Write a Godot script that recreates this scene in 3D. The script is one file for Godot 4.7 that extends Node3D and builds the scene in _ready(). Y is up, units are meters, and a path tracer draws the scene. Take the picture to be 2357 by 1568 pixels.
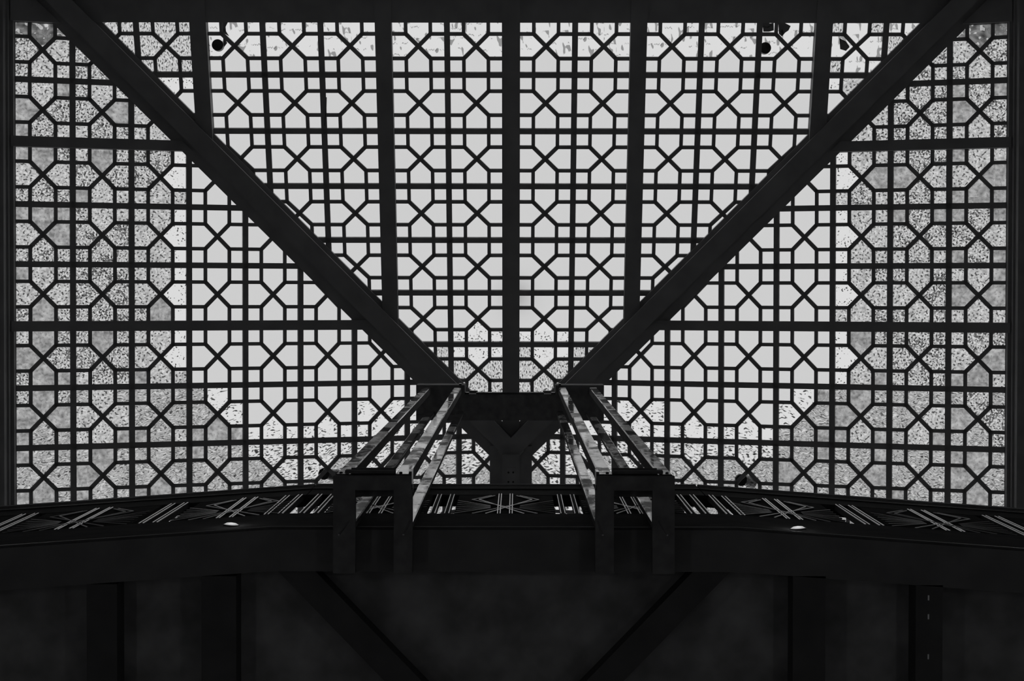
extends Node3D
# An atrium seen from its floor, looking straight up: a hipped skylight of latticed glass, two lift masts and a curved gallery.
# Plan axes: x to the right of the picture, z (as written in the builders) towards its bottom, h = height above the eye.

const EYE := 1.5          # eye above the floor
const H := 12.6           # eaves above the eye
const XE := 2.888         # half width of the skylight at the eaves
const ZE := -1.927        # foot of the hip end
const SL := 0.4335        # slope
const LAMP := 0.11           # of each added globe lamp
const P := 0.3484         # lattice module
const MU := 0.0345        # mullion width

var cosS := 1.0 / sqrt(1.0 + SL * SL)
var sinS := SL / sqrt(1.0 + SL * SL)
var rng := RandomNumberGenerator.new()
var M := {}
var n_window := 0
var n_trim := 0
var used := {}

func Pt(x: float, h: float, z: float) -> Vector3: return Vector3(x, h + EYE, -z)
func Dr(x: float, h: float, z: float) -> Vector3: return Vector3(x, h, -z)

# ---------------------------------------------------------------- mesh building
class MB:
	var v := PackedVector3Array()
	var n := PackedVector3Array()
	var t := PackedVector2Array()
	func tri(a: Vector3, b: Vector3, c: Vector3, nn: Vector3, ua := Vector2.ZERO, ub := Vector2.ZERO, uc := Vector2.ZERO) -> void:
		if (c - a).cross(b - a).dot(nn) < 0.0:
			var w := b; b = c; c = w
			var q := ub; ub = uc; uc = q
		v.append(a); v.append(b); v.append(c)
		n.append(nn); n.append(nn); n.append(nn)
		t.append(ua); t.append(ub); t.append(uc)
	func quad(a: Vector3, b: Vector3, c: Vector3, d: Vector3, nn: Vector3, ua := Vector2.ZERO, ub := Vector2.ZERO, uc := Vector2.ZERO, ud := Vector2.ZERO) -> void:
		tri(a, b, c, nn, ua, ub, uc); tri(a, c, d, nn, ua, uc, ud)
	func tri_smooth(a: Vector3, b: Vector3, c: Vector3, na: Vector3, nb: Vector3, nc: Vector3) -> void:
		if (c - a).cross(b - a).dot(na + nb + nc) < 0.0:
			var w := b; b = c; c = w
			var q := nb; nb = nc; nc = q
		v.append(a); v.append(b); v.append(c)
		n.append(na); n.append(nb); n.append(nc)
		for i in 3: t.append(Vector2.ZERO)
	func prism(poly: PackedVector2Array, o: Vector3, ex: Vector3, ey: Vector3, en: Vector3, t0: float, t1: float, uv := Transform2D.IDENTITY) -> void:
		var idx := Geometry2D.triangulate_polygon(poly)
		var a0 := o + en * t0; var a1 := o + en * t1
		for i in range(0, idx.size(), 3):
			var p := poly[idx[i]]; var q := poly[idx[i + 1]]; var r := poly[idx[i + 2]]
			tri(a1 + ex * p.x + ey * p.y, a1 + ex * q.x + ey * q.y, a1 + ex * r.x + ey * r.y, en, uv * p, uv * q, uv * r)
			tri(a0 + ex * p.x + ey * p.y, a0 + ex * q.x + ey * q.y, a0 + ex * r.x + ey * r.y, -en, uv * p, uv * q, uv * r)
		var area := 0.0
		for i in poly.size():
			var p := poly[i]; var q := poly[(i + 1) % poly.size()]
			area += p.x * q.y - q.x * p.y
		for i in poly.size():
			var p := poly[i]; var q := poly[(i + 1) % poly.size()]
			var e := q - p
			if e.length() < 1e-6: continue
			var o2 := Vector2(e.y, -e.x).normalized() * signf(area)
			var nn := (ex * o2.x + ey * o2.y).normalized()
			var l := e.length()
			quad(a0 + ex * p.x + ey * p.y, a0 + ex * q.x + ey * q.y, a1 + ex * q.x + ey * q.y, a1 + ex * p.x + ey * p.y, nn, Vector2(0, t0), Vector2(l, t0), Vector2(l, t1), Vector2(0, t1))
	func rod(a: Vector3, b: Vector3, r: float, k := 6) -> void:
		var d := (b - a).normalized()
		var s := d.cross(Vector3.UP if absf(d.y) < 0.9 else Vector3.RIGHT).normalized()
		var w := d.cross(s)
		for i in k:
			var f := TAU * i / k; var g := TAU * (i + 1) / k
			var p := s * cos(f) + w * sin(f); var q := s * cos(g) + w * sin(g)
			tri_smooth(a + p * r, b + p * r, b + q * r, p, p, q)
			tri_smooth(a + p * r, b + q * r, a + q * r, p, q, q)
			tri(a, a + p * r, a + q * r, -d); tri(b, b + p * r, b + q * r, d)
	func lathe(o: Vector3, ax: Vector3, prof: PackedVector2Array, k := 20) -> void:   # prof: (radius, along the axis)
		var s := ax.cross(Vector3.UP if absf(ax.y) < 0.9 else Vector3.RIGHT).normalized()
		var w := ax.cross(s)
		for j in prof.size() - 1:
			var e := prof[j + 1] - prof[j]
			var nr := Vector2(e.y, -e.x).normalized()
			for i in k:
				var f := TAU * i / k; var g := TAU * (i + 1) / k
				var c := s * cos(f) + w * sin(f); var d := s * cos(g) + w * sin(g)
				var na := (c * nr.x + ax * nr.y).normalized(); var nb := (d * nr.x + ax * nr.y).normalized()
				var a0 := o + c * prof[j].x + ax * prof[j].y; var b0 := o + d * prof[j].x + ax * prof[j].y
				var a1 := o + c * prof[j + 1].x + ax * prof[j + 1].y; var b1 := o + d * prof[j + 1].x + ax * prof[j + 1].y
				if prof[j + 1].x > 1e-6: tri_smooth(a0, a1, b1, na, na, nb)
				if prof[j].x > 1e-6: tri_smooth(a0, b1, b0, na, nb, nb)

func slab(m: MB, x0: float, x1: float, h0: float, h1: float, z0: float, z1: float) -> void:
	m.prism(PackedVector2Array([Vector2(x0, z0), Vector2(x1, z0), Vector2(x1, z1), Vector2(x0, z1)]), Pt(0, 0, 0), Dr(1, 0, 0), Dr(0, 0, 1), Dr(0, 1, 0), h0, h1)

func bar(a: Vector2, b: Vector2, w: float) -> PackedVector2Array:
	var s := (b - a).normalized().orthogonal() * w * 0.5
	return PackedVector2Array([a + s, b + s, b - s, a - s])

func numbered(called: String) -> String:
	if not used.has(called):
		used[called] = 0
		return called
	used[called] += 1
	return "%s_%03d" % [called, used[called]]

func meta(o: Node, label: String, category: String, kind := "", group := "") -> void:
	o.set_meta("label", label); o.set_meta("category", category)
	if kind: o.set_meta("kind", kind)
	if group: o.set_meta("group", group)

# one named mesh, its origin in its own middle at its foot
func part(called: String, m: MB, mat: Material, parent: Node3D) -> MeshInstance3D:
	var lo := m.v[0]; var hi := m.v[0]
	for p in m.v:
		lo = lo.min(p); hi = hi.max(p)
	var c := Vector3((lo.x + hi.x) * 0.5, lo.y, (lo.z + hi.z) * 0.5)
	var vv := PackedVector3Array(); vv.resize(m.v.size())
	for i in m.v.size(): vv[i] = m.v[i] - c
	var arr := []; arr.resize(Mesh.ARRAY_MAX)
	arr[Mesh.ARRAY_VERTEX] = vv; arr[Mesh.ARRAY_NORMAL] = m.n; arr[Mesh.ARRAY_TEX_UV] = m.t
	var am := ArrayMesh.new(); am.add_surface_from_arrays(Mesh.PRIMITIVE_TRIANGLES, arr)
	var o := MeshInstance3D.new(); o.name = called; o.mesh = am; o.material_override = mat
	parent.add_child(o, true)
	var base := Vector3.ZERO
	var q: Node = parent
	while q != self:
		base += (q as Node3D).position; q = q.get_parent()
	o.position = c - base
	return o

func thing(called: String, label: String, category: String, at: Vector3, kind := "", group := "") -> Node3D:
	var o := Node3D.new(); o.name = numbered(called); add_child(o); o.position = at
	meta(o, label, category, kind, group)
	return o

func single(called: String, label: String, category: String, m: MB, mat: Material, kind := "", group := "") -> MeshInstance3D:
	var o := part(numbered(called), m, mat, self)
	meta(o, label, category, kind, group)
	return o

func trim(label: String, m: MB, mat: Material) -> MeshInstance3D:
	n_trim += 1
	var o := part("trim_%d" % n_trim, m, mat, self)
	meta(o, label, "beam", "structure")
	return o

# ---------------------------------------------------------------- materials
func flat_mat(g: float, rough: float, metal := 0.0) -> StandardMaterial3D:   # g: base reflectance (linear grey)
	var m := StandardMaterial3D.new()
	m.albedo_color = Color(g, g, g * 1.01).linear_to_srgb()
	m.roughness = rough; m.metallic = metal
	return m

func grain(m: StandardMaterial3D, freq: float, lo: float, hi: float, scale: float, sd: int) -> StandardMaterial3D:
	var f := FastNoiseLite.new(); f.seed = sd; f.frequency = freq; f.fractal_octaves = 4
	var t := NoiseTexture2D.new(); t.width = 256; t.height = 256; t.seamless = true; t.noise = f
	var g := Gradient.new(); g.set_color(0, Color(lo, lo, lo)); g.set_color(1, Color(hi, hi, hi)); t.color_ramp = g
	m.albedo_texture = t; m.uv1_triplanar = true; m.uv1_world_triplanar = true; m.uv1_scale = Vector3.ONE * scale
	return m

func dull(m: StandardMaterial3D) -> StandardMaterial3D:
	m.metallic_specular = 0.2
	return m

func ss(a: float, b: float, x: float) -> float: return smoothstep(a, b, x)

# Rolled glass: refraction mottle painted into the alpha, beside real rain stains.
func glass_tex(style: String, sd: int) -> ImageTexture:
	var n := 320
	var a := FastNoiseLite.new(); a.seed = sd; a.noise_type = FastNoiseLite.TYPE_SIMPLEX_SMOOTH; a.fractal_type = FastNoiseLite.FRACTAL_NONE; a.frequency = 0.07
	var b := FastNoiseLite.new(); b.seed = sd + 7; b.noise_type = FastNoiseLite.TYPE_SIMPLEX_SMOOTH; b.fractal_type = FastNoiseLite.FRACTAL_NONE; b.frequency = 0.088
	var c := FastNoiseLite.new(); c.seed = sd + 13; c.fractal_octaves = 2; c.frequency = 0.016
	var d := FastNoiseLite.new(); d.seed = sd + 29; d.fractal_octaves = 2; d.frequency = 0.2
	var im := Image.create(n, n, false, Image.FORMAT_RGBA8)
	for y in n:
		for x in n:
			var t := 1.0
			var lo := c.get_noise_2d(x, y)
			match style:
				"pebbled":
					var p := a.get_noise_2d(x, y); var q := b.get_noise_2d(x, y)
					t = 0.68 + 0.3 * p + 0.10 * d.get_noise_2d(x, y)
					t *= 1.0 - 0.88 * (1.0 - ss(0.03, 0.12, absf(p + 0.12))) * ss(-0.25, 0.1, lo)
					t *= 1.0 - 0.93 * ss(0.40, 0.52, q)
					t -= 0.28 * ss(0.08, 0.3, lo) * (1.0 - ss(0.1, 0.3, p))
				"speckled":
					var q := b.get_noise_2d(x * 0.8, y * 0.9); var p := a.get_noise_2d(x * 0.8, y * 0.8)
					t = 0.70 + 0.2 * p + 0.2 * lo + 0.06 * d.get_noise_2d(x, y)
					t *= 1.0 - 0.85 * ss(0.44, 0.56, q)
					t *= 1.0 - 0.6 * (1.0 - ss(0.02, 0.08, absf(p))) * ss(0.0, 0.3, lo)
				"dull":
					var p := a.get_noise_2d(x * 0.5 + y * 0.25, y * 0.6 - x * 0.2)
					t = 0.46 + 0.20 * lo + 0.13 * p + 0.06 * d.get_noise_2d(x, y)
					t *= 1.0 - 0.3 * ss(0.35, 0.6, b.get_noise_2d(x * 0.8, y * 0.8))
				"murky":
					var p := a.get_noise_2d(x * 0.4 + y * 0.2, y * 0.5)
					t = 0.20 + 0.14 * lo + 0.10 * p
					t += 0.45 * ss(0.34, 0.40, c.get_noise_2d(x * 1.4 + 90.0, y * 1.4))
					t *= 1.0 - 0.6 * (1.0 - ss(0.02, 0.07, absf(p)))
				"wavy", "wavylight", "ripple":
					var wx := x + 5.0 * c.get_noise_2d(y * 2.0, x * 2.0); var wy := y + 0.16 * x + 10.0 * lo
					var p := a.get_noise_2d(wx * 0.42, wy * 1.35); var q := b.get_noise_2d(wx * 0.42 + 300.0, wy * 1.2)
					if style == "wavy":
						t = 0.60 + 0.26 * q + 0.08 * d.get_noise_2d(x * 0.4, y)
						t *= 1.0 - 0.92 * (1.0 - ss(0.03, 0.14, absf(p + 0.08))) * ss(-0.4, 0.0, lo + 0.5 * q)
						t *= 1.0 - 0.8 * ss(0.42, 0.54, q)
						t += 0.22 * ss(0.25, 0.6, p)
					elif style == "ripple":
						t = 0.95 + 0.1 * p
						t *= 1.0 - 0.95 * (1.0 - ss(0.03, 0.13, absf(p + 0.15))) * ss(-0.25, 0.1, q + lo)
						t *= 1.0 - 0.93 * ss(0.36, 0.48, q)
					else:
						t = 1.0 - 0.93 * ss(0.42, 0.54, q) * ss(-0.25, 0.05, lo)
				"streaked":
					var p := a.get_noise_2d(x * 1.4, y * 0.5 + 6.0 * lo); var q := b.get_noise_2d(x * 1.3, y * 0.6)
					t = 0.80 + 0.16 * p + 0.08 * d.get_noise_2d(x, y * 0.4)
					t *= 1.0 - 0.85 * (1.0 - ss(0.04, 0.14, absf(p))) * ss(-0.1, 0.2, q)
					t *= 1.0 - 0.85 * ss(0.40, 0.52, q)
				"sparse":
					t = 1.0 - 0.95 * ss(0.52, 0.62, b.get_noise_2d(x, y)) * ss(-0.2, 0.1, lo)
				"stained":   # tide lines of old rain
					t = 1.0
					for k in 6:
						var ly := 26.0 + 53.0 * k + 6.0 * a.get_noise_2d(x * 1.1, k * 90.0) + 3.0 * d.get_noise_2d(x * 2.0, k * 50.0)
						var on := ss(0.0, 0.25, c.get_noise_2d(x * 1.6, k * 170.0) + 0.06)
						t *= 1.0 - 0.85 * on * (1.0 - ss(1.0, 3.0, absf(y - ly))) * ss(-0.3, 0.2, d.get_noise_2d(x, y))
					t *= 1.0 - 0.6 * ss(0.42, 0.5, c.get_noise_2d(x * 1.5 + 500.0, y * 0.7))
			t = clampf(t, 0.03, 1.0)
			im.set_pixel(x, y, Color(0.16, 0.16, 0.16, 1.0 - sqrt(t)))
	return ImageTexture.create_from_image(im)

func make_materials() -> void:
	M.iron = grain(flat_mat(0.42, 0.7), 0.03, 0.85, 1.0, 1.3, 3)
	M.beam = grain(flat_mat(0.42, 0.7), 0.02, 0.85, 1.0, 0.9, 5)
	M.plaster = grain(flat_mat(0.66, 0.9), 0.015, 0.88, 1.0, 0.6, 8)
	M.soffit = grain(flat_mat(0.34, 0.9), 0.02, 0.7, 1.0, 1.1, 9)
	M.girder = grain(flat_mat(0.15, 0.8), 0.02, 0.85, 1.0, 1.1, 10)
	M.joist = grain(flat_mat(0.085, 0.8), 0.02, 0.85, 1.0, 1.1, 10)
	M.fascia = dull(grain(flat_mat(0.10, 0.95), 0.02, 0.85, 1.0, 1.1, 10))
	M.floor = grain(flat_mat(0.60, 0.6), 0.02, 0.85, 1.0, 0.8, 11)
	M.cast = dull(grain(flat_mat(0.05, 0.9), 0.03, 0.8, 1.0, 2.0, 12))
	M.rail = dull(grain(flat_mat(0.07, 0.8), 0.03, 0.8, 1.0, 2.0, 14))
	M.rod = flat_mat(0.5, 0.16, 0.9)
	M.mast_dark = dull(grain(flat_mat(0.19, 0.8), 0.03, 0.8, 1.0, 2.0, 15))
	M.head = dull(grain(flat_mat(0.36, 0.8), 0.03, 0.8, 1.0, 2.0, 16))
	M.bolt = flat_mat(0.03, 0.5)
	M.disc = flat_mat(0.85, 0.4)
	M.black = flat_mat(0.03, 0.5)
	M.lamp_shell = flat_mat(0.4, 0.35, 0.5)
	M.brass = flat_mat(0.3, 0.3, 0.8)
	var lens := flat_mat(0.8, 0.3); lens.emission_enabled = true; lens.emission = Color(1, 1, 1); lens.emission_energy_multiplier = 0.26
	M.lens = lens
	var globe := flat_mat(0.8, 0.3); globe.emission_enabled = true; globe.emission = Color(1, 1, 1); globe.emission_energy_multiplier = 1.2
	M.globe = globe
	var litter := flat_mat(0.30, 0.9); litter.backlight_enabled = true; litter.backlight = Color(0.2, 0.2, 0.2)
	M.litter = litter
	# smeared paint on the legs of the masts: bands of dull and shiny across the flange
	var n1 := FastNoiseLite.new(); n1.seed = 41; n1.frequency = 0.02; n1.fractal_octaves = 3
	var n2 := FastNoiseLite.new(); n2.seed = 43; n2.frequency = 0.11; n2.fractal_octaves = 2
	var im := Image.create(128, 512, false, Image.FORMAT_RGB8)
	var ro := Image.create(128, 512, false, Image.FORMAT_RGB8)
	for y in 512:
		for x in 128:
			var k := n1.get_noise_2d(x * 0.4, y * 0.7) + 0.22 * n2.get_noise_2d(x * 0.3, y * 1.2) + 0.12 * n2.get_noise_2d(x * 2.0, y * 2.0)
			var g := clampf(0.40 + 0.45 * k, 0.08, 0.8)
			im.set_pixel(x, y, Color(g, g, g))
			var r := clampf(0.07 + 0.32 * ss(0.02, 0.5, -k) + 0.04 * n2.get_noise_2d(x, y), 0.04, 0.6)
			ro.set_pixel(x, y, Color(r, r, r))
	var leg := StandardMaterial3D.new()
	leg.albedo_texture = ImageTexture.create_from_image(im); leg.roughness = 1.0
	leg.roughness_texture = ImageTexture.create_from_image(ro); leg.roughness_texture_channel = BaseMaterial3D.TEXTURE_CHANNEL_GREEN
	leg.metallic = 0.5; leg.metallic_specular = 0.8
	M.leg = leg
	var clear := StandardMaterial3D.new()
	clear.transparency = BaseMaterial3D.TRANSPARENCY_ALPHA; clear.albedo_color = Color(0.9, 0.9, 0.9, 0.03); clear.roughness = 0.06
	M.clear = clear
	var sd := 100
	for s in ["pebbled", "speckled", "dull", "murky", "wavy", "wavylight", "ripple", "streaked", "sparse", "stained"]:
		for k in (2 if s in ["pebbled", "wavy"] else 1):
			sd += 31
			var g := StandardMaterial3D.new()
			g.transparency = BaseMaterial3D.TRANSPARENCY_ALPHA
			g.albedo_texture = glass_tex(s, sd); g.roughness = 0.35
			M[s + str(k)] = g

# ---------------------------------------------------------------- the skylight
func pane_style(face: String, c: int, r: int, fu: float, fv: float) -> String:
	# fu, fv: place of the pane in its cell, 0..1 (for the sides fu runs from the eaves to the ridge)
	var x := rng.randf()
	if face == "end":
		var a := absi(c)
		if r == 0:
			if a >= 6: return "streaked0" if (c < 0 or x < 0.4) else "stained0"
			return "stained0" if fv < 0.7 else "clear"
		if a >= 6: return ("speckled0" if x < 0.3 else "sparse0") if r == 1 and fv < 0.5 else "clear"
		if r == 5 and fv > 0.7 and a <= 1: return "sparse0"
		if r >= 6: return "streaked0" if fv > 0.3 else ("sparse0" if x < 0.4 else "streaked0")
		return "clear"
	if r >= 7:
		if c <= 3: return "wavy1" if x < 0.45 else ("wavy0" if x < 0.8 else "dull0")
		if r == 7 and fv < 0.3 and c >= 4: return "ripple0" if x < 0.8 else "wavylight0"
		return "wavy0" if x < 0.4 else ("wavy1" if x < 0.7 else "ripple0")
	if r == 6:
		if c == 0: return "wavy0" if x < 0.5 else ("dull0" if x < 0.7 else "pebbled0")
		if c <= 2: return "wavy1" if x < 0.5 else ("dull0" if x < 0.75 else "speckled0")
		if c == 3: return "clear" if fu > 0.6 and fv < 0.4 else ("wavylight0" if fu > 0.4 and fv < 0.75 else ("wavy1" if x < 0.6 else "dull0"))
		return "wavylight0" if fv > 0.6 - 0.05 * (c - 4) else "clear"
	if c == 0 and r == 0 and fv < 0.5: return "murky0"
	if c == 0: return "dull0" if x < 0.42 else ("speckled0" if x < 0.7 else "pebbled1")
	if c == 1: return "pebbled0" if x < 0.45 else ("pebbled1" if x < 0.65 else ("speckled0" if x < 0.9 else "dull0"))
	if c == 2:
		if fu > 0.6: return "sparse0" if x < 0.75 else "speckled0"
		return "speckled0" if x < 0.6 else ("dull0" if x < 0.8 else "pebbled1")
	return "clear"

func lattice_bars(u0: float, v0: float, pu: float, pv: float) -> Array:
	var k := 0.287           # the inner corner of the corner squares, as a share of the cell
	var w := 0.062 * P; var wd := 0.070 * P
	var a := Vector2(pu * k, pv * k); var b := Vector2(pu * (1 - k), pv * (1 - k)); var o := Vector2(u0, v0)
	var out := []
	var e := w * 0.5
	for q in [[Vector2(a.x, 0), Vector2(a.x, a.y + e)], [Vector2(b.x, 0), Vector2(b.x, a.y + e)], [Vector2(a.x, b.y - e), Vector2(a.x, pv)], [Vector2(b.x, b.y - e), Vector2(b.x, pv)],
			[Vector2(0, a.y), Vector2(a.x + e, a.y)], [Vector2(0, b.y), Vector2(a.x + e, b.y)], [Vector2(b.x - e, a.y), Vector2(pu, a.y)], [Vector2(b.x - e, b.y), Vector2(pu, b.y)]]:
		out.append(bar(o + q[0], o + q[1], w))
	out.append(bar(o + a, o + b, wd)); out.append(bar(o + Vector2(a.x, b.y), o + Vector2(b.x, a.y), wd))
	return out

func cell_panes(u0: float, v0: float, pu: float, pv: float) -> Array:
	var k := 0.287; var ax := pu * k; var ay := pv * k; var bx := pu - ax; var by := pv - ay; var cx := pu * 0.5; var cy := pv * 0.5
	var e := 0.008
	var polys := [
		[Vector2(e, e), Vector2(ax, e), Vector2(ax, ay), Vector2(e, ay)], [Vector2(bx, e), Vector2(pu - e, e), Vector2(pu - e, ay), Vector2(bx, ay)],
		[Vector2(e, by), Vector2(ax, by), Vector2(ax, pv - e), Vector2(e, pv - e)], [Vector2(bx, by), Vector2(pu - e, by), Vector2(pu - e, pv - e), Vector2(bx, pv - e)],
		[Vector2(ax, e), Vector2(bx, e), Vector2(bx, ay), Vector2(cx, cy), Vector2(ax, ay)], [Vector2(ax, by), Vector2(cx, cy), Vector2(bx, by), Vector2(bx, pv - e), Vector2(ax, pv - e)],
		[Vector2(e, ay), Vector2(ax, ay), Vector2(cx, cy), Vector2(ax, by), Vector2(e, by)], [Vector2(pu - e, ay), Vector2(pu - e, by), Vector2(bx, by), Vector2(cx, cy), Vector2(bx, ay)]]
	var out := []
	for q in polys:
		var pl := PackedVector2Array()
		for p in q: pl.append(p + Vector2(u0, v0))
		out.append(pl)
	return out

# one glazed bay between two ribs: us, vs list the starts of its cells
func bay(label: String, face: String, F: Dictionary, us: Array, vs: Array, cols: Array, rows: Array, pu: float, pv: float, region: PackedVector2Array) -> void:
	n_window += 1
	var u_mid: float = (us[0] + us[-1] + pu) * 0.5; var v_mid: float = (vs[0] + vs[-1] + pv) * 0.5
	var w := Node3D.new(); w.name = "window_%d" % n_window; add_child(w)
	w.position = F.o + F.ex * u_mid + F.ey * v_mid
	meta(w, label, "skylight window", "structure")
	var shared: Mesh = null
	for i in us.size():
		for j in vs.size():
			var u0: float = us[i]; var v0: float = vs[j]
			var box := PackedVector2Array([Vector2(u0, v0), Vector2(u0 + pu, v0), Vector2(u0 + pu, v0 + pv), Vector2(u0, v0 + pv)])
			var full := true
			for q in box:
				if not Geometry2D.is_point_in_polygon(q, region): full = false
			# lattice of the cell
			if full and shared != null:
				var c := MeshInstance3D.new(); c.name = "lattice"; c.mesh = shared; c.material_override = M.iron
				w.add_child(c, true)
				c.position = F.o + F.ex * (u0 + pu * 0.5) + F.ey * (v0 + pv * 0.5) - w.position + F.off
			else:
				var m := MB.new()
				for q in lattice_bars(u0, v0, pu, pv):
					if full: m.prism(q, F.o, F.ex, F.ey, F.en, -0.011, -0.0005)
					else:
						for cut in Geometry2D.intersect_polygons(q, region):
							if cut.size() >= 3 and not Geometry2D.triangulate_polygon(cut).is_empty(): m.prism(cut, F.o, F.ex, F.ey, F.en, -0.011, -0.0005)
				if m.v.size() > 0:
					var c := part("lattice", m, M.iron, w)
					if full:
						shared = c.mesh
						F.off = c.position - (F.o + F.ex * (u0 + pu * 0.5) + F.ey * (v0 + pv * 0.5) - w.position)
			# its panes
			for q in cell_panes(u0, v0, pu, pv):
				var mid := Vector2.ZERO
				for p in q: mid += p / q.size()
				var style := pane_style(face, cols[i], rows[j], (mid.x - u0) / pu, (mid.y - v0) / pv)
				var uv := Transform2D(0.0, Vector2(rng.randf(), rng.randf())) * Transform2D(Vector2(1.0 / 0.42, 0), Vector2(0, 1.0 / 0.42), Vector2.ZERO)
				if F.swap: uv = uv * Transform2D(Vector2(0, 1), Vector2(1, 0), Vector2.ZERO) * Transform2D(Vector2(0, 1), Vector2(1, 0), Vector2.ZERO)
				var pieces := [q] if full else Geometry2D.intersect_polygons(q, region)
				for cut in pieces:
					if cut.size() < 3 or Geometry2D.triangulate_polygon(cut).is_empty(): continue
					var m := MB.new()
					m.prism(cut, F.o, F.ex, F.ey, F.en, -0.008, -0.003, uv)
					part("pane", m, M[style], w)
	# mullions between the cells and round the bay
	var lines := []
	for i in us.size() + 1:
		var u: float = us[i] if i < us.size() else us[-1] + pu
		lines.append(bar(Vector2(u, vs[0]), Vector2(u, vs[-1] + pv), MU))
	for j in vs.size() + 1:
		var v: float = vs[j] if j < vs.size() else vs[-1] + pv
		lines.append(bar(Vector2(us[0], v), Vector2(us[-1] + pu, v), MU))
	for q in lines:
		var m := MB.new()
		for cut in Geometry2D.intersect_polygons(q, region):
			if cut.size() >= 3 and not Geometry2D.triangulate_polygon(cut).is_empty(): m.prism(cut, F.o, F.ex, F.ey, F.en, -0.013, 0.003)
		if m.v.size() > 0: part("mullion", m, M.iron, w)

func clipped_rib(label: String, F: Dictionary, rect: PackedVector2Array, region: PackedVector2Array, t0 := -0.09) -> void:
	var m := MB.new()
	for cut in Geometry2D.intersect_polygons(rect, region): m.prism(cut, F.o, F.ex, F.ey, F.en, t0, 0.03)
	if m.v.size() > 0: trim(label, m, M.beam)

func rect2(u0: float, u1: float, v0: float, v1: float) -> PackedVector2Array:
	return PackedVector2Array([Vector2(u0, v0), Vector2(u1, v0), Vector2(u1, v1), Vector2(u0, v1)])

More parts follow.
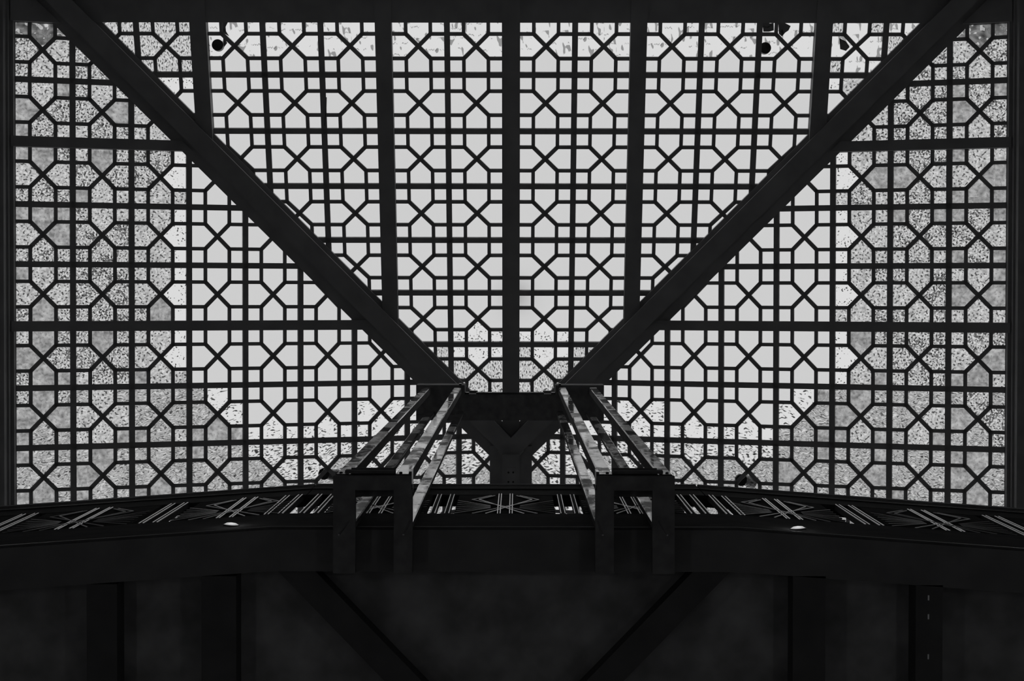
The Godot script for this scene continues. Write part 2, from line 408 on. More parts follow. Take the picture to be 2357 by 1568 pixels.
func skylight() -> void:
	var FL := {o = Pt(-XE, H, 0), ex = Dr(cosS, sinS, 0), ey = Dr(0, 0, 1), en = Dr(-sinS, cosS, 0), off = Vector3.ZERO, swap = false}
	var FR := {o = Pt(XE, H, 0), ex = Dr(-cosS, sinS, 0), ey = Dr(0, 0, 1), en = Dr(sinS, cosS, 0), off = Vector3.ZERO, swap = false}
	var FT := {o = Pt(0, H, ZE), ex = Dr(1, 0, 0), ey = Dr(0, sinS, cosS), en = Dr(0, cosS, -sinS), off = Vector3.ZERO, swap = false}
	var umax := (XE - 0.10) / cosS
	var hip := PackedVector2Array([Vector2(-1, ZE + 0.10 - cosS), Vector2(6, ZE + 0.10 + 6 * cosS), Vector2(6, 20), Vector2(-1, 20)])
	var us := []; var cs := []
	for k in 9: us.append(k * P); cs.append(k)
	var zs := -1.6008; var b1 := 0.0268; var b2 := 0.025
	var starts := []
	for j in 11: starts.append(zs + j * P + (b1 if j >= 2 else 0.0) + (b2 if j >= 5 else 0.0) + (b2 if j >= 8 else 0.0))
	var groups := [[0, 1], [2, 3, 4], [5, 6, 7], [8, 9, 10]]
	var which := ["small corner bay cut off by the hip beam", "second bay of three rows above the thick cross rib", "third bay of three rows reaching the gallery handrail", "hindmost bay hidden behind the gallery rail"]
	for side in 2:
		var F: Dictionary = FL if side == 0 else FR
		var word: String = "left" if side == 0 else "right"
		for g in 4:
			var vs := []
			for j in groups[g]: vs.append(starts[j])
			var va: float = vs[0] - MU; var vb: float = vs[-1] + P + MU
			var region: PackedVector2Array = Geometry2D.intersect_polygons(rect2(-0.001, umax, va, vb), hip)[0]
			bay("lattice glazing of the %s slope, %s" % [word, which[g]], "side", F, us, vs, cs, groups[g], P, P, region)
		for g in 4:
			var v1: float = starts[groups[g][-1]] + P
			var v2: float = starts[groups[g + 1][0]] if g < 3 else v1 + 0.1
			var big: PackedVector2Array = Geometry2D.intersect_polygons(rect2(-0.02, umax, -3, 4), hip)[0]
			clipped_rib("%s dark cross rib of the %s slope" % [["first", "second", "third", "last"][g], word], F, rect2(-0.02, umax, v1 - MU * 0.5, v2 + MU * 0.5), big, -0.06)
		clipped_rib("dark rib along the top of the corner bay of the %s slope" % word, F, rect2(-0.02, 2.0, zs - 0.2, zs + MU * 0.5), hip, -0.06)
	# the hip end
	var pT := P * 0.97374; var pv := 0.32162 / cosS; var v0 := (-1.6297 - ZE) / cosS
	var vt := []; var rt := []
	for j in 8: vt.append(v0 + j * pv); rt.append(j)
	var tri := PackedVector2Array([Vector2(-(XE - 0.10), 0), Vector2(XE - 0.10, 0), Vector2(0, (XE - 0.10) / cosS)])
	var bays := [[-8, -7, -6], [-5, -4, -3], [-2, -1], [1, 2], [3, 4, 5], [6, 7, 8]]
	var tl := ["outermost left bay", "left three-column bay", "narrow bay left of the centre rib", "narrow bay right of the centre rib", "right three-column bay", "outermost right bay"]
	var starts_x := func(c: int) -> float:
		var a := absi(c)
		var x := (a - 1) * pT + 0.0719 * 0.5 + 0.0618 * ((1 if a >= 3 else 0) + (1 if a >= 6 else 0))
		return x if c > 0 else -x - pT
	for i in bays.size():
		var ut := []
		for c in bays[i]: ut.append(starts_x.call(c))
		var nrow := 8 if i in [2, 3] else (6 if i in [1, 4] else 3)
		var vv := vt.slice(0, nrow)
		var got := Geometry2D.intersect_polygons(tri, rect2(ut[0] - MU, ut[-1] + pT + MU, v0 - MU, vv[-1] + pv + MU))
		bay("lattice glazing of the hip end, %s" % tl[i], "end", FT, ut, vv, bays[i], rt.slice(0, nrow), pT, pv, got[0])
	var foot := v0 - MU * 0.5
	for q in [[-2, -1, "inner left"], [2, 3, "inner right"]]: pass
	var edges := [["dark centre rib running down the hip end", -0.0719 * 0.5 - MU * 0.5, 0.0719 * 0.5 + MU * 0.5]]
	for sgn in [-1, 1]:
		for q in [[3, "inner"], [6, "outer"]]:
			var x1: float = absf(starts_x.call(q[0])) + MU * 0.5; var x0 := x1 - 0.0618 - MU
			edges.append(["dark %s rib on the %s of the hip end" % [q[1], "left" if sgn < 0 else "right"], minf(x0 * sgn, x1 * sgn), maxf(x0 * sgn, x1 * sgn)])
	for e in edges: clipped_rib(e[0], FT, rect2(e[1], e[2], 0.0, 4.0), tri, -0.07)
	clipped_rib("wide dark board along the foot of the hip end", FT, rect2(-3, 3, -0.05, v0 + MU * 0.5), PackedVector2Array([Vector2(-3, -0.05), Vector2(3, -0.05), Vector2(XE - 0.02, 1), Vector2(-XE + 0.02, 1)]), -0.06)
	# hips and ridge
	for sgn in [-1, 1]:
		var word: String = "left" if sgn < 0 else "right"
		var hx := func(z: float) -> float: return 2.46 - (z + 1.52) * 0.975
		var zc := -2.05
		var a := Pt(sgn * hx.call(zc), H + SL * (XE - hx.call(zc)), zc)
		var zt := 1.003
		var b := Pt(0, H + SL * XE, zt)
		var d := (b - a).normalized(); var s := d.cross(Vector3.UP).normalized(); var up := s.cross(d).normalized()
		if up.y < 0: up = -up
		var l := a.distance_to(b)
		var m := MB.new()
		m.prism(rect2(-0.2, l, -0.104, 0.104), a, d, s, up, -0.07, 0.04)
		m.prism(rect2(-0.2, l, -0.055 - 0.02 * sgn, 0.055 - 0.02 * sgn), a, d, s, up, -0.15, -0.07)
		trim("broad dark hip beam slanting down from the %s corner" % word, m, M.beam)
	var r := MB.new()
	var hr := H + SL * XE
	slab(r, -0.133, 0.133, hr - 0.13, hr + 0.03, 0.95, 2.75)
	slab(r, -0.055, 0.055, hr - 0.20, hr - 0.13, 1.0, 2.75)
	var ridge := trim("dark ridge beam running back from the meeting hip beams", r, M.beam)
	var pl := MB.new()
	slab(pl, -0.03, 0.03, hr - 0.212, hr - 0.20, 1.08, 1.2)
	part("joint_plate", pl, M.beam, ridge)
	for z in [1.11, 1.17]:
		for x in [-0.015, 0.015]:
			var bo := MB.new(); bo.lathe(Pt(x, hr - 0.212, z), Vector3.DOWN, PackedVector2Array([Vector2(0.006, 0), Vector2(0.006, 0.006), Vector2(0, 0.007)]), 8)
			part("bolt", bo, M.bolt, ridge)
	# kerbs at the eaves, with stepped mouldings
	for sgn in [-1, 1]:
		var k := MB.new()
		var x0 := XE - MU * 0.5
		slab(k, minf(sgn * x0, sgn * 3.2), maxf(sgn * x0, sgn * 3.2), H - 0.05, H + 0.006, -2.2, 2.75)
		slab(k, minf(sgn * (x0 + 0.02), sgn * 3.2), maxf(sgn * (x0 + 0.02), sgn * 3.2), H - 0.09, H - 0.05, -2.2, 2.75)
		slab(k, minf(sgn * (x0 + 0.032), sgn * 3.2), maxf(sgn * (x0 + 0.032), sgn * 3.2), H - 0.16, H - 0.09, -2.2, 2.75)
		trim("stepped dark kerb along the %s edge of the skylight" % ["left", "", "right"][sgn + 1], k, M.beam)
	var kt := MB.new()
	slab(kt, -3.2, 3.2, H - 0.06, H + 0.1, -2.2, -1.72)
	slab(kt, -3.2, 3.2, H - 0.12, H - 0.06, -2.2, -1.80)
	trim("stepped dark kerb across the foot of the hip end", kt, M.beam)

# ---------------------------------------------------------------- shell of the atrium
func shell() -> void:
	var specs := [["wall_left", "plain plaster wall on the left of the atrium", -3.2, -2.96, -EYE, H - 0.16, -2.2, 4.4, M.plaster], ["wall_right", "plain plaster wall on the right of the atrium", 2.96, 3.2, -EYE, H - 0.16, -2.2, 4.4, M.plaster],
		["wall_front", "plain plaster wall below the foot of the hip end", -3.2, 3.2, -EYE, H - 0.12, -2.2, -1.95, M.plaster], ["wall_back", "plain plaster wall behind the gallery", -3.2, 3.2, -EYE, H, 4.2, 4.4, M.plaster],
		["floor", "pale stone floor of the atrium far below the skylight", -3.2, 3.2, -EYE - 0.2, -EYE, -2.2, 4.4, M.floor], ["ceiling", "flat plaster ceiling behind the skylight", -3.2, 3.2, H, H + 0.2, 2.6, 4.4, M.plaster]]
	for s in specs:
		var m := MB.new(); slab(m, s[2], s[3], s[4], s[5], s[6], s[7])
		var o := single(s[0], s[1], "floor" if s[0] == "floor" else ("ceiling" if s[0] == "ceiling" else "wall"), m, s[8], "structure")
	var g := MB.new()
	g.prism(PackedVector2Array([Vector2(-3.0, H), Vector2(3.0, H), Vector2(0, H + SL * 3.0 + 0.1)]), Pt(0, 0, 2.6), Dr(1, 0, 0), Dr(0, 1, 0), Dr(0, 0, 1), 0.0, 0.12)
	single("wall_gable", "triangular end wall closing the back of the skylight", "wall", g, M.plaster, "structure")

# unseen globe lamps added on the side walls of the lower storey, below the picture: they light the soffit from underneath
func added_wall_lamps() -> void:
	for q in [[-1.0, 2.4, "left wall behind the gallery edge"], [1.0, 2.4, "right wall behind the gallery edge"], [-1.0, -0.4, "left wall in the open atrium"], [1.0, -0.4, "right wall in the open atrium"]]:
		var x: float = q[0] * 2.96
		var t := thing("added_wall_lamp", "added white globe wall lamp on the %s, low down" % q[2], "lamp", Pt(x, 0.6, q[1]), "", "added globe lamps on the lower walls")
		var m := MB.new(); m.lathe(Pt(x, 0.6, q[1]), Dr(-q[0], 0, 0), PackedVector2Array([Vector2(0.07, 0), Vector2(0.07, 0.012), Vector2(0.05, 0.02), Vector2(0, 0.02)]), 20); part("back_plate", m, M.brass, t)
		m = MB.new(); m.rod(Pt(x - q[0] * 0.015, 0.6, q[1]), Pt(x - q[0] * 0.16, 0.6, q[1]), 0.011, 10); m.rod(Pt(x - q[0] * 0.16, 0.592, q[1]), Pt(x - q[0] * 0.16, 0.67, q[1]), 0.011, 10); part("arm", m, M.brass, t)
		var prof := PackedVector2Array()
		for i in 13: prof.append(Vector2(maxf(0.0, 0.11 * sin(PI * i / 12.0)), -0.11 * cos(PI * i / 12.0)))
		m = MB.new(); m.lathe(Pt(x - q[0] * 0.16, 0.77, q[1]), Vector3.UP, prof, 24); part("globe", m, M.globe, t)
		var l := OmniLight3D.new(); l.name = "light"; l.light_energy = LAMP; l.omni_range = 30.0; l.omni_attenuation = 2.0; l.light_size = 0.11; l.shadow_enabled = true
		t.add_child(l); l.position = Vector3(-q[0] * 0.16, 0.17, 0)

# ---------------------------------------------------------------- the gallery
const KX := 0.65
const KZ := 0.653
const KS := 0.072
func front_z(x: float) -> float: return KZ + maxf(0.0, absf(x) - KX) * KS

func gallery() -> void:
	var g := thing("gallery_floor", "dark curved gallery floor with beamed underside crossing the bottom", "gallery", Pt(0, 6.05, 2.4))
	g.set_meta("kind", "structure")
	var poly := PackedVector2Array([Vector2(-2.96, front_z(2.96)), Vector2(-KX, KZ), Vector2(KX, KZ), Vector2(2.96, front_z(2.96)), Vector2(2.96, 4.2), Vector2(-2.96, 4.2)])
	var m := MB.new()
	var inner := PackedVector2Array(); for p in poly: inner.append(p)
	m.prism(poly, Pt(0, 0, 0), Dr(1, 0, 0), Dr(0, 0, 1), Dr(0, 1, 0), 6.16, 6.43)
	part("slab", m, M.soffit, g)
	var f := MB.new()
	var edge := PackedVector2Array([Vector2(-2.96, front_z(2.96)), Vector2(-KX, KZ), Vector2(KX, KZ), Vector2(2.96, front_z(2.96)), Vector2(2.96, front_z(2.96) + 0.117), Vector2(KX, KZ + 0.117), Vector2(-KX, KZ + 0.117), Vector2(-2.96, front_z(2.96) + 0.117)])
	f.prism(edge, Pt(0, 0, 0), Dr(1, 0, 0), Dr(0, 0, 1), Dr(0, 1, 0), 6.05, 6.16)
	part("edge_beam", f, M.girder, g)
	# fascia plate in front of the slab, proud by a little
	var fa := MB.new()
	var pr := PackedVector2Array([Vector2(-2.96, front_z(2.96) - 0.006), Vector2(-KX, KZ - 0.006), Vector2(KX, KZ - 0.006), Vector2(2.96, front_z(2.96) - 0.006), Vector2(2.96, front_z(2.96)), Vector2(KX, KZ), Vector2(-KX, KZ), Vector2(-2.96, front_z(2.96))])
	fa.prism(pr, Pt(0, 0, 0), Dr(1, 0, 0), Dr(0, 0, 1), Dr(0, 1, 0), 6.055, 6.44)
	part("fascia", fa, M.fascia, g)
	for q in [[-1.166, -1.081], [-0.845, -0.748], [0.807, 0.898], [1.150, 1.225], [-2.0, -1.9], [1.95, 2.05]]:
		var b := MB.new(); slab(b, q[0], q[1], 6.05, 6.16, front_z(q[0]) + 0.117, 4.2)
		var o := part("joist", b, M.joist, g)
		if q[0] == 1.150:
			for z in [0.841, 0.894, 1.006]:
				var c := MB.new(); slab(c, 1.183, 1.187, 6.047, 6.05, z - 0.007, z + 0.007)  # pale flecks put in for glints of light along the joist
				part("light_fleck", c, M.disc, o)
	for x in [-0.44, -0.278, 0.278, 0.44]:
		for z in [0.70, 0.755]:
			var b := MB.new(); slab(b, x - 0.02, x + 0.02, 6.0, 6.05, z - 0.02, z)
			part("packing", b, M.mast_dark, g)
	var bead := MB.new()
	for q in [[-2.9, -KX], [-KX, KX], [KX, 2.9]]: bead.rod(Pt(q[0], 6.056, front_z(q[0]) - 0.008), Pt(q[1], 6.056, front_z(q[1]) - 0.008), 0.0011, 6)
	part("edge_bead", bead, M.rod, g)
	for sgn in [-1, 1]:
		var b := MB.new()
		b.prism(bar(Vector2(sgn * 0.62, 0.73), Vector2(sgn * 0.01, 1.36), 0.075), Pt(0, 0, 0), Dr(1, 0, 0), Dr(0, 0, 1), Dr(0, 1, 0), 6.06, 6.16)
		part("diagonal_joist", b, M.joist, g)
	for q in [[-0.776, 6.16, "left"], [0.83, 6.125, "right"]]:
		var ang := atan(KS) * signf(q[0])
		var ax := Dr(-sin(ang), 0, -cos(ang)).normalized()
		var at := Pt(q[0], q[1], front_z(q[0]) - 0.006)
		var t := thing("round_lamp", "small pale round lamp on the %s part of the dark gallery fascia" % q[2], "lamp", at, "", "round lamps on the gallery fascia")
		var c := MB.new()
		c.lathe(at, ax, PackedVector2Array([Vector2(0.0235, 0), Vector2(0.0235, 0.005), Vector2(0.0205, 0.0055), Vector2(0.0205, 0.0)]), 24)
		part("rim", c, M.mast_dark, t)
		c = MB.new()
		c.lathe(at, ax, PackedVector2Array([Vector2(0.0205, 0.0), Vector2(0.0205, 0.005), Vector2(0.014, 0.009), Vector2(0, 0.011)]), 24)
		part("lens", c, M.lens, t)
		var l := OmniLight3D.new(); l.name = "glow"; l.light_energy = 0.0006; l.omni_range = 12.0; l.omni_attenuation = 2.0; l.light_size = 0.02; l.shadow_enabled = true
		t.add_child(l); l.position = ax * 0.03

# a starburst of rods: s = place along the run, w = half width
func star(parent: Node3D, A: Vector2, e: Vector2, s: float, w: float) -> void:
	var nrm := Vector2(e.y, -e.x)           # towards the atrium (smaller z)
	if nrm.y > 0: nrm = -nrm
	var at := func(x: float, h: float, d: float) -> Vector3:
		var p: Vector2 = A + e * (s + x) + nrm * d
		return Pt(p.x, h, p.y)
	var pm := MB.new()
	var o: Vector3 = at.call(0.0, 0.0, 0.0)
	var ex := Dr(e.x, 0, e.y); var en := Dr(nrm.x, 0, nrm.y)
	pm.prism(rect2(-w, w, 6.44, 7.11), o, ex, Vector3.UP, en, -0.012, 0.0)
	var plate := part("star_panel", pm, M.cast, parent)
	var m := MB.new()
	var k := w / 0.152
	var seg := func(x0: float, h0: float, x1: float, h1: float, r: float) -> void:
		m.rod(at.call(x0 * k, h0, 0.004), at.call(x1 * k, h1, 0.004), r, 5)
	for g in [-1.0, 1.0]:
		seg.call(g * 0.022, 6.45, g * 0.022, 7.10, 0.0026); seg.call(g * 0.014, 6.45, g * 0.014, 7.10, 0.0026)
		for off in [0.0, 0.022]:
			seg.call(g * (0.106 - off), 6.89 + off * 0.4, g * -0.098 - g * -off * 1.8, 6.45, 0.003)
			seg.call(g * (0.106 - off), 6.89 + off * 0.4, g * (0.046 - off * 0.5), 7.03, 0.003)
		for i in 7:
			var h1 := 6.47 + 0.065 * i
			seg.call(g * 0.045, 6.66 + 0.012 * (i - 3), g * 0.150, h1, 0.0022)
	var mm := part("star_rods", m, M.rod, plate)

func balustrade(label: String, A: Vector2, B: Vector2, stars: Array, posts: Array) -> void:
	var e := (B - A).normalized(); var l := A.distance_to(B)
	var nrm := Vector2(e.y, -e.x)
	if nrm.y > 0: nrm = -nrm
	var mid := (A + B) * 0.5
	var t := thing("balustrade", label, "balustrade", Pt(mid.x, 6.43, mid.y), "", "cast iron balustrade runs along the gallery edge")
	var o := Pt(A.x, 0, A.y); var ex := Dr(e.x, 0, e.y); var en := Dr(nrm.x, 0, nrm.y)
	var m := MB.new(); m.prism(rect2(0, l, 6.43, 6.455), o, ex, Vector3.UP, en, -0.02, 0.004); part("bottom_rail", m, M.rail, t)
	m = MB.new(); m.prism(rect2(0, l, 7.10, 7.295), o, ex, Vector3.UP, en, -0.012, 0.001); part("frieze_board", m, M.rail, t)
	m = MB.new()
	m.prism(PackedVector2Array([Vector2(0.0, 7.295), Vector2(0.0, 7.435), Vector2(-0.008, 7.45), Vector2(-0.05, 7.45), Vector2(-0.06, 7.43), Vector2(-0.06, 7.295)]), o + en * 0.004, en, Vector3.UP, ex, 0.0, l)
	part("handrail", m, M.rail, t)
	for q in [[7.44, 0.003], [7.297, 0.0018]]:
		m = MB.new(); m.rod(o + en * 0.005 + Vector3.UP * q[0], o + en * 0.005 + Vector3.UP * q[0] + ex * l, q[1], 8)
		part("nosing", m, M.rod, t)
	for s in stars: star(t, A, e, s[0], s[1])
	for s in posts:
		var px: float = s
		for d in [-0.021, 0.021]:
			if px + d < 0.0 or px + d > l: continue
			m = MB.new(); m.prism(rect2(px + d - 0.006, px + d + 0.006, 6.455, 7.10), o, ex, Vector3.UP, en, -0.016, 0.004)
			part("post", m, M.rail, t)
			m = MB.new()
			for q in [-0.006, 0.006]: m.rod(o + ex * (px + d + q) + en * 0.004 + Vector3.UP * 6.46, o + ex * (px + d + q) + en * 0.004 + Vector3.UP * 7.08, 0.0022, 5)
			part("post_bead", m, M.rod, t)

func balustrades() -> void:
	balustrade("straight middle run of the starburst cast iron balustrade, between the kinks", Vector2(-KX, KZ), Vector2(KX, KZ), [[0.26, 0.152], [0.65, 0.152], [1.04, 0.152]], [0.065, 0.455, 0.845, 1.235])
	var far := 2.94
	balustrade("receding left wing of the starburst cast iron balustrade", Vector2(-far, front_z(far)), Vector2(-KX - 0.004, front_z(KX + 0.004)), [[far - 1.79, 0.19], [far - 1.31, 0.19], [far - 0.83, 0.165]], [far - 2.02, far - 1.55, far - 1.06, far - KX - 0.035])
	balustrade("receding right wing of the starburst cast iron balustrade", Vector2(KX + 0.004, front_z(KX + 0.004)), Vector2(far, front_z(far)), [[0.86 - KX, 0.165], [1.34 - KX, 0.19], [1.82 - KX, 0.19]], [0.035, 1.10 - KX, 1.58 - KX, 2.05 - KX])

# ---------------------------------------------------------------- the lift masts
func leg(called: String, parent: Node3D, x0: float, x1: float, z: float, h0: float, h1: float, sgn: float) -> void:
	# an angle section: front flange between x0 and x1 facing the atrium, web on the side nearer the middle
	var m := MB.new()
	var a := minf(x0, x1); var b := maxf(x0, x1)
	var c := 0.003
	var prof := PackedVector2Array([Vector2(a, z + c), Vector2(a + c, z), Vector2(b - c, z), Vector2(b, z + c), Vector2(b, z + 0.006), Vector2(a, z + 0.006)])
	m.prism(prof, Pt(0, 0, 0), Dr(1, 0, 0), Dr(0, 0, 1), Dr(0, 1, 0), h0, h1)
	for i in m.t.size():          # paint runs across the flange
		m.t[i] = Vector2((m.v[i].x - a) * 4.0, m.v[i].y / 4.6 + (0.37 * x0 + z) * 3.0)
	part(called, m, M.leg, parent)
	var w := MB.new()
	var xi := b if sgn < 0 else a
	slab(w, xi - (0.006 if sgn < 0 else 0.0), xi + (0.0 if sgn < 0 else 0.006), h0, h1, z + 0.004, z + (0.036 if z < 0.6 else 0.018))
	part("leg_web", w, M.mast_dark, parent)

func mast(sgn: float) -> void:
	var word := "left" if sgn < 0 else "right"
	var t := thing("lift_mast", "tall four-legged steel lift mast on the %s, braced to the gallery" % word, "mast", Pt(sgn * 0.365, 6.0, 0.57), "", "pair of steel lift masts")
	var xo := sgn * 0.467; var xo2 := sgn * 0.428; var xi := sgn * 0.301; var xi2 := sgn * 0.262
	var top := 11.74
	leg("leg", t, xo, xo2, 0.493, 6.0, top, sgn); leg("leg", t, xi, xi2, 0.493, 6.0, top, sgn)
	leg("leg", t, sgn * 0.448, sgn * 0.410, 0.624, 6.0, top, sgn); leg("leg", t, sgn * 0.289, sgn * 0.252, 0.624, 6.0, top, sgn)
	var s := func(x0: float, x1: float, h0: float, h1: float, z0: float, z1: float, called: String, mat: Material) -> void:
		var m := MB.new(); slab(m, minf(sgn * x0, sgn * x1), maxf(sgn * x0, sgn * x1), h0, h1, z0, z1); part(called, m, mat, t)
	# raised cross plate between the front legs and the tray above it
	s.call(0.302, 0.440, 6.0, 6.05, 0.484, 0.492, "cross_plate", M.mast_dark)
	s.call(0.302, 0.426, 6.05, 6.056, 0.480, 0.56, "tray", M.mast_dark)
	s.call(0.300, 0.428, 6.056, 6.30, 0.545, 0.551, "tray_back", M.mast_dark)
	s.call(0.255, 0.263, 6.0, 6.09, 0.486, 0.55, "side_plate", M.leg)
	var bump := MB.new(); bump.lathe(Pt(sgn * 0.365, 6.29, 0.545), Dr(0, 0, 1), PackedVector2Array([Vector2(0.0, 0.0), Vector2(0.022, 0.0), Vector2(0.022, 0.006), Vector2(0.0, 0.007)]), 16)
	part("tray_ear", bump, M.mast_dark, t)
	for x in [0.453, 0.287]:
		for z in [0.493]:
			var b := MB.new(); b.lathe(Pt(sgn * x, 6.03, z), Dr(0, 0, -1), PackedVector2Array([Vector2(0.0045, 0.0), Vector2(0.0045, 0.003), Vector2(0.0, 0.004)]), 10)
			part("bolt", b, M.bolt, t)
	# head
	s.call(0.245, 0.508, top, top + 0.22, 0.483, 0.641, "mast_head", M.head)
	s.call(0.262, 0.275, top - 0.02, top + 0.03, 0.474, 0.483, "head_lug", M.leg)
	s.call(0.34, 0.38, top + 0.22, H + SL * (XE - 0.4) - 0.1, 0.57, 0.61, "hanger", M.mast_dark)

# a flat U-shaped steel bracket bolted under the gallery edge, carrying the foot of a mast
func mast_bracket(sgn: float) -> void:
	var t := thing("mast_bracket", "flat dark U-shaped steel bracket under the foot of the %s lift mast" % ("left" if sgn < 0 else "right"), "bracket", Pt(sgn * 0.363, 5.965, 0.64), "", "brackets carrying the lift masts")
	var s := func(x0: float, x1: float, h0: float, h1: float, z0: float, z1: float, called: String, mat: Material) -> void:
		var m := MB.new(); slab(m, minf(sgn * x0, sgn * x1), maxf(sgn * x0, sgn * x1), h0, h1, z0, z1); part(called, m, mat, t)
	s.call(0.256, 0.470, 5.965, 6.0, 0.496, 0.535, "front_bar", M.mast_dark)
	s.call(0.409, 0.470, 5.965, 6.0, 0.535, 0.765, "arm", M.mast_dark)
	s.call(0.252, 0.303, 5.965, 6.0, 0.535, 0.765, "arm", M.mast_dark)
	# thin bright guide strips running on down past the bracket
	s.call(0.424, 0.428, 5.62, 5.965, 0.618, 0.622, "guide_strip", M.rod)
	s.call(0.256, 0.261, 5.62, 5.965, 0.618, 0.622, "guide_strip", M.rod)

func head_beam() -> void:
	var t := thing("head_beam", "dark steel head beam with bolted front flats joining the two lift masts", "beam", Pt(0, 11.74, 0.6))
	var m := MB.new(); slab(m, -0.245, 0.245, 11.74, 11.96, 0.532, 0.642); slab(m, -0.508, 0.508, 11.74, 11.96, 0.642, 0.674); part("beam", m, M.head, t)
	m = MB.new(); slab(m, -0.183, 0.183, 11.735, 11.755, 0.522, 0.532); part("flat", m, M.leg, t)
	m = MB.new(); slab(m, -0.172, 0.172, 11.80, 11.82, 0.524, 0.532); part("flat", m, M.leg, t)
	for g in [-1, 1]:
		m = MB.new(); slab(m, minf(g * 0.222, g * 0.245), maxf(g * 0.222, g * 0.245), 11.735, 11.77, 0.522, 0.532); part("lug", m, M.leg, t)
		m = MB.new(); slab(m, minf(g * 0.180, g * 0.222), maxf(g * 0.180, g * 0.222), 11.90, 11.95, 0.520, 0.532); part("lug", m, M.leg, t)

# ---------------------------------------------------------------- odds and ends on the roof
const PATCHES := [
	["curled grey dirt flake beside the left vent cap", [Vector2(-1.692, 0.331), Vector2(-1.573, 0.331), Vector2(-1.586, 0.347), Vector2(-1.629, 0.339), Vector2(-1.658, 0.36), Vector2(-1.672, 0.386), Vector2(-1.671, 0.413), Vector2(-1.655, 0.442), Vector2(-1.685, 0.423), Vector2(-1.693, 0.381)]],
	["small grey dirt flake just right of the left vent cap", [Vector2(-1.69, 0.445), Vector2(-1.681, 0.455), Vector2(-1.668, 0.484), Vector2(-1.687, 0.508), Vector2(-1.690, 0.481)]],
	["square grey dirt flake above the right vent cap", [Vector2(1.47, 0.356), Vector2(1.495, 0.351), Vector2(1.514, 0.362), Vector2(1.536, 0.359), Vector2(1.539, 0.403), Vector2(1.511, 0.411), Vector2(1.478, 0.411)]],
	["ragged grey dirt flake right of the right vent cap", [Vector2(1.564, 0.359), Vector2(1.597, 0.356), Vector2(1.636, 0.377), Vector2(1.625, 0.403), Vector2(1.606, 0.417), Vector2(1.589, 0.44), Vector2(1.57, 0.424)]],
	["grey dirt flake near the top right end of the hip glazing", [Vector2(1.926, 0.45), Vector2(1.968, 0.471), Vector2(1.99, 0.503), Vector2(1.969, 0.527), Vector2(1.935, 0.516)]]]
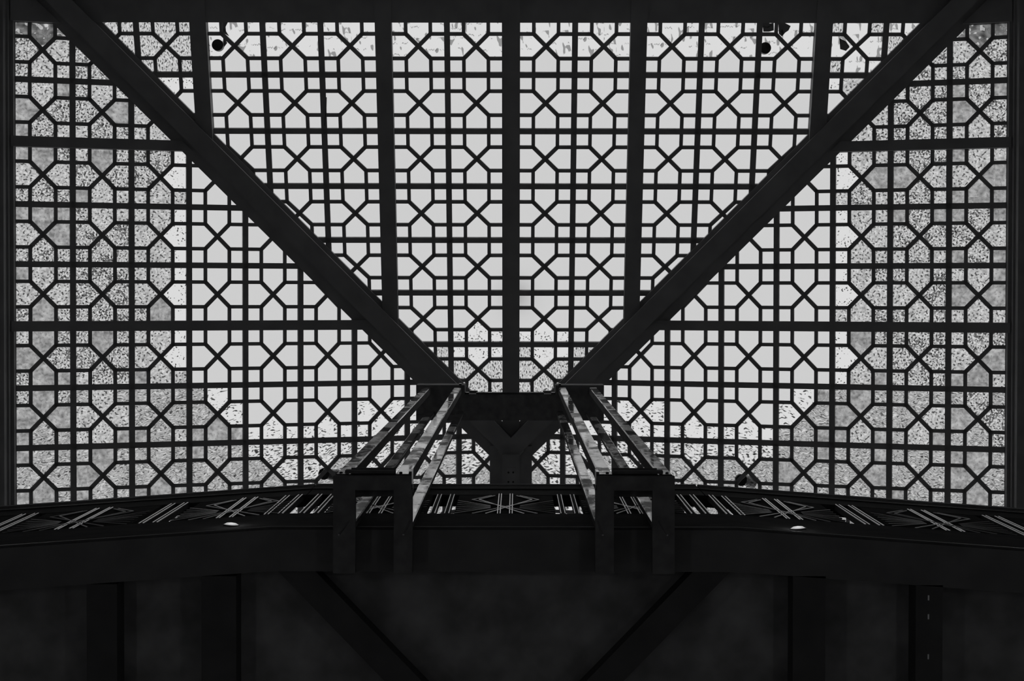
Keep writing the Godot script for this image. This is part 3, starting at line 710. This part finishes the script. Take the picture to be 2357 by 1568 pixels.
func roof_things() -> void:
	for q in [[-1.727, 12.797, -1.474, "left", 0.034], [1.496, 12.802, -1.461, "right", 0.034]]:
		var m := MB.new()
		m.lathe(Pt(q[0], q[1] + 0.012, q[2]), Vector3.UP, PackedVector2Array([Vector2(0, 0), Vector2(q[4], 0), Vector2(q[4], 0.05), Vector2(q[4] * 0.8, 0.08), Vector2(0, 0.09)]), 22)
		single("vent_cap", "round black vent cap lying on the glass near the top %s" % q[3], "vent cap", m, M.black, "", "vent caps on the top row of glass")
	for q in [[-1.151, 13.353, 1.10, "left", -1.0], [1.41, 13.24, 1.125, "right", 1.0]]:
		var t := thing("roof_lamp", "round lamp housing on the glass just above the %s wing of the handrail" % q[3], "lamp housing", Pt(q[0], q[1] + 0.012, q[2]), "", "lamp housings at the foot of the glass")
		var m := MB.new()
		m.lathe(Pt(q[0], q[1] + 0.02, q[2]), Vector3.UP, PackedVector2Array([Vector2(0, 0), Vector2(0.036, 0), Vector2(0.036, 0.05), Vector2(0, 0.06)]), 22)
		part("body", m, M.black, t)
		m = MB.new()
		m.lathe(Pt(q[0] + 0.018, q[1] + 0.035, q[2]), Dr(0.8, 0.5, 0.2).normalized(), PackedVector2Array([Vector2(0.03, 0), Vector2(0.042, 0.07), Vector2(0.038, 0.072), Vector2(0.026, 0.0)]), 22)
		part("shade", m, M.lamp_shell, t)
	# flakes of dirt stuck to the outside of the top row
	var o := Pt(0, H, ZE); var ey := Dr(0, sinS, cosS); var en := Dr(0, cosS, -sinS)
	for q in PATCHES:
		var m := MB.new(); var pl := PackedVector2Array(q[1])
		m.prism(pl, o, Dr(1, 0, 0), ey, en, 0.0, 0.004)
		single("dirt_flake", q[0], "dirt", m, M.litter, "", "dirt flakes on the top row of glass")
	var w := MB.new()
	w.rod(Pt(-1.095, 12.926 - 0.02, -1.176), Pt(-1.10, 12.96 - 0.02, -1.10), 0.0025, 6); w.rod(Pt(-1.10, 12.94, -1.10), Pt(-1.112, 12.974, -1.012), 0.0025, 6)
	single("loose_wire", "thin black wire hanging across the glass left of centre", "wire", w, M.black)
	w = MB.new()
	w.rod(Pt(0.212, 13.741, 0.955), Pt(0.225, 13.735, 1.0), 0.002, 6); w.rod(Pt(0.225, 13.735, 1.0), Pt(0.238, 13.729, 1.06), 0.002, 6)  # thin dark rods standing for a crack in the pane
	single("pane_crack", "thin dark crack across the glass right of the ridge beam", "glass_crack", w, M.black)

func _ready() -> void:
	rng.seed = 20240611
	# camera
	var cam := Camera3D.new(); cam.name = "camera"; add_child(cam)
	var pitch := 0.02054; var yaw := -0.002; var roll := 0.00146
	var u := Vector3(1, 0, 0); var d := Vector3(0, cos(pitch), sin(pitch)); var v := Vector3(0, -sin(pitch), cos(pitch))
	var u1 := u * cos(yaw) - d * sin(yaw); var d1 := u * sin(yaw) + d * cos(yaw)
	var u2 := u1 * cos(roll) - v * sin(roll); var v2 := u1 * sin(roll) + v * cos(roll)
	cam.transform = Transform3D(Basis(Dr(u2.x, u2.y, u2.z), -Dr(v2.x, v2.y, v2.z), -Dr(d1.x, d1.y, d1.z)), Pt(0.03366, 0, 0))
	cam.fov = rad_to_deg(2.0 * atan(784.0 / 5000.0)); cam.near = 0.05; cam.far = 200.0; cam.current = true
	# overcast sky, joined by the fascia lamps and the added wall lamps
	var env := Environment.new()
	var sky := Sky.new(); var sm := ProceduralSkyMaterial.new()
	var g := Color(0.857, 0.857, 0.857)
	sm.sky_top_color = g; sm.sky_horizon_color = g; sm.ground_bottom_color = Color(0.3, 0.3, 0.3); sm.ground_horizon_color = Color(0.3, 0.3, 0.3)
	sm.sun_angle_max = 0.0
	sky.sky_material = sm
	env.background_mode = Environment.BG_SKY; env.sky = sky
	env.tonemap_mode = Environment.TONE_MAPPER_LINEAR; env.tonemap_exposure = 1.0
	env.sdfgi_enabled = true; env.ssao_enabled = true; env.ssil_enabled = true
	var we := WorldEnvironment.new(); we.name = "environment"; we.environment = env; add_child(we)
	make_materials()
	shell()
	added_wall_lamps()
	skylight()
	gallery()
	balustrades()
	mast(-1.0); mast(1.0)
	mast_bracket(-1.0); mast_bracket(1.0)
	head_beam()
	roof_things()
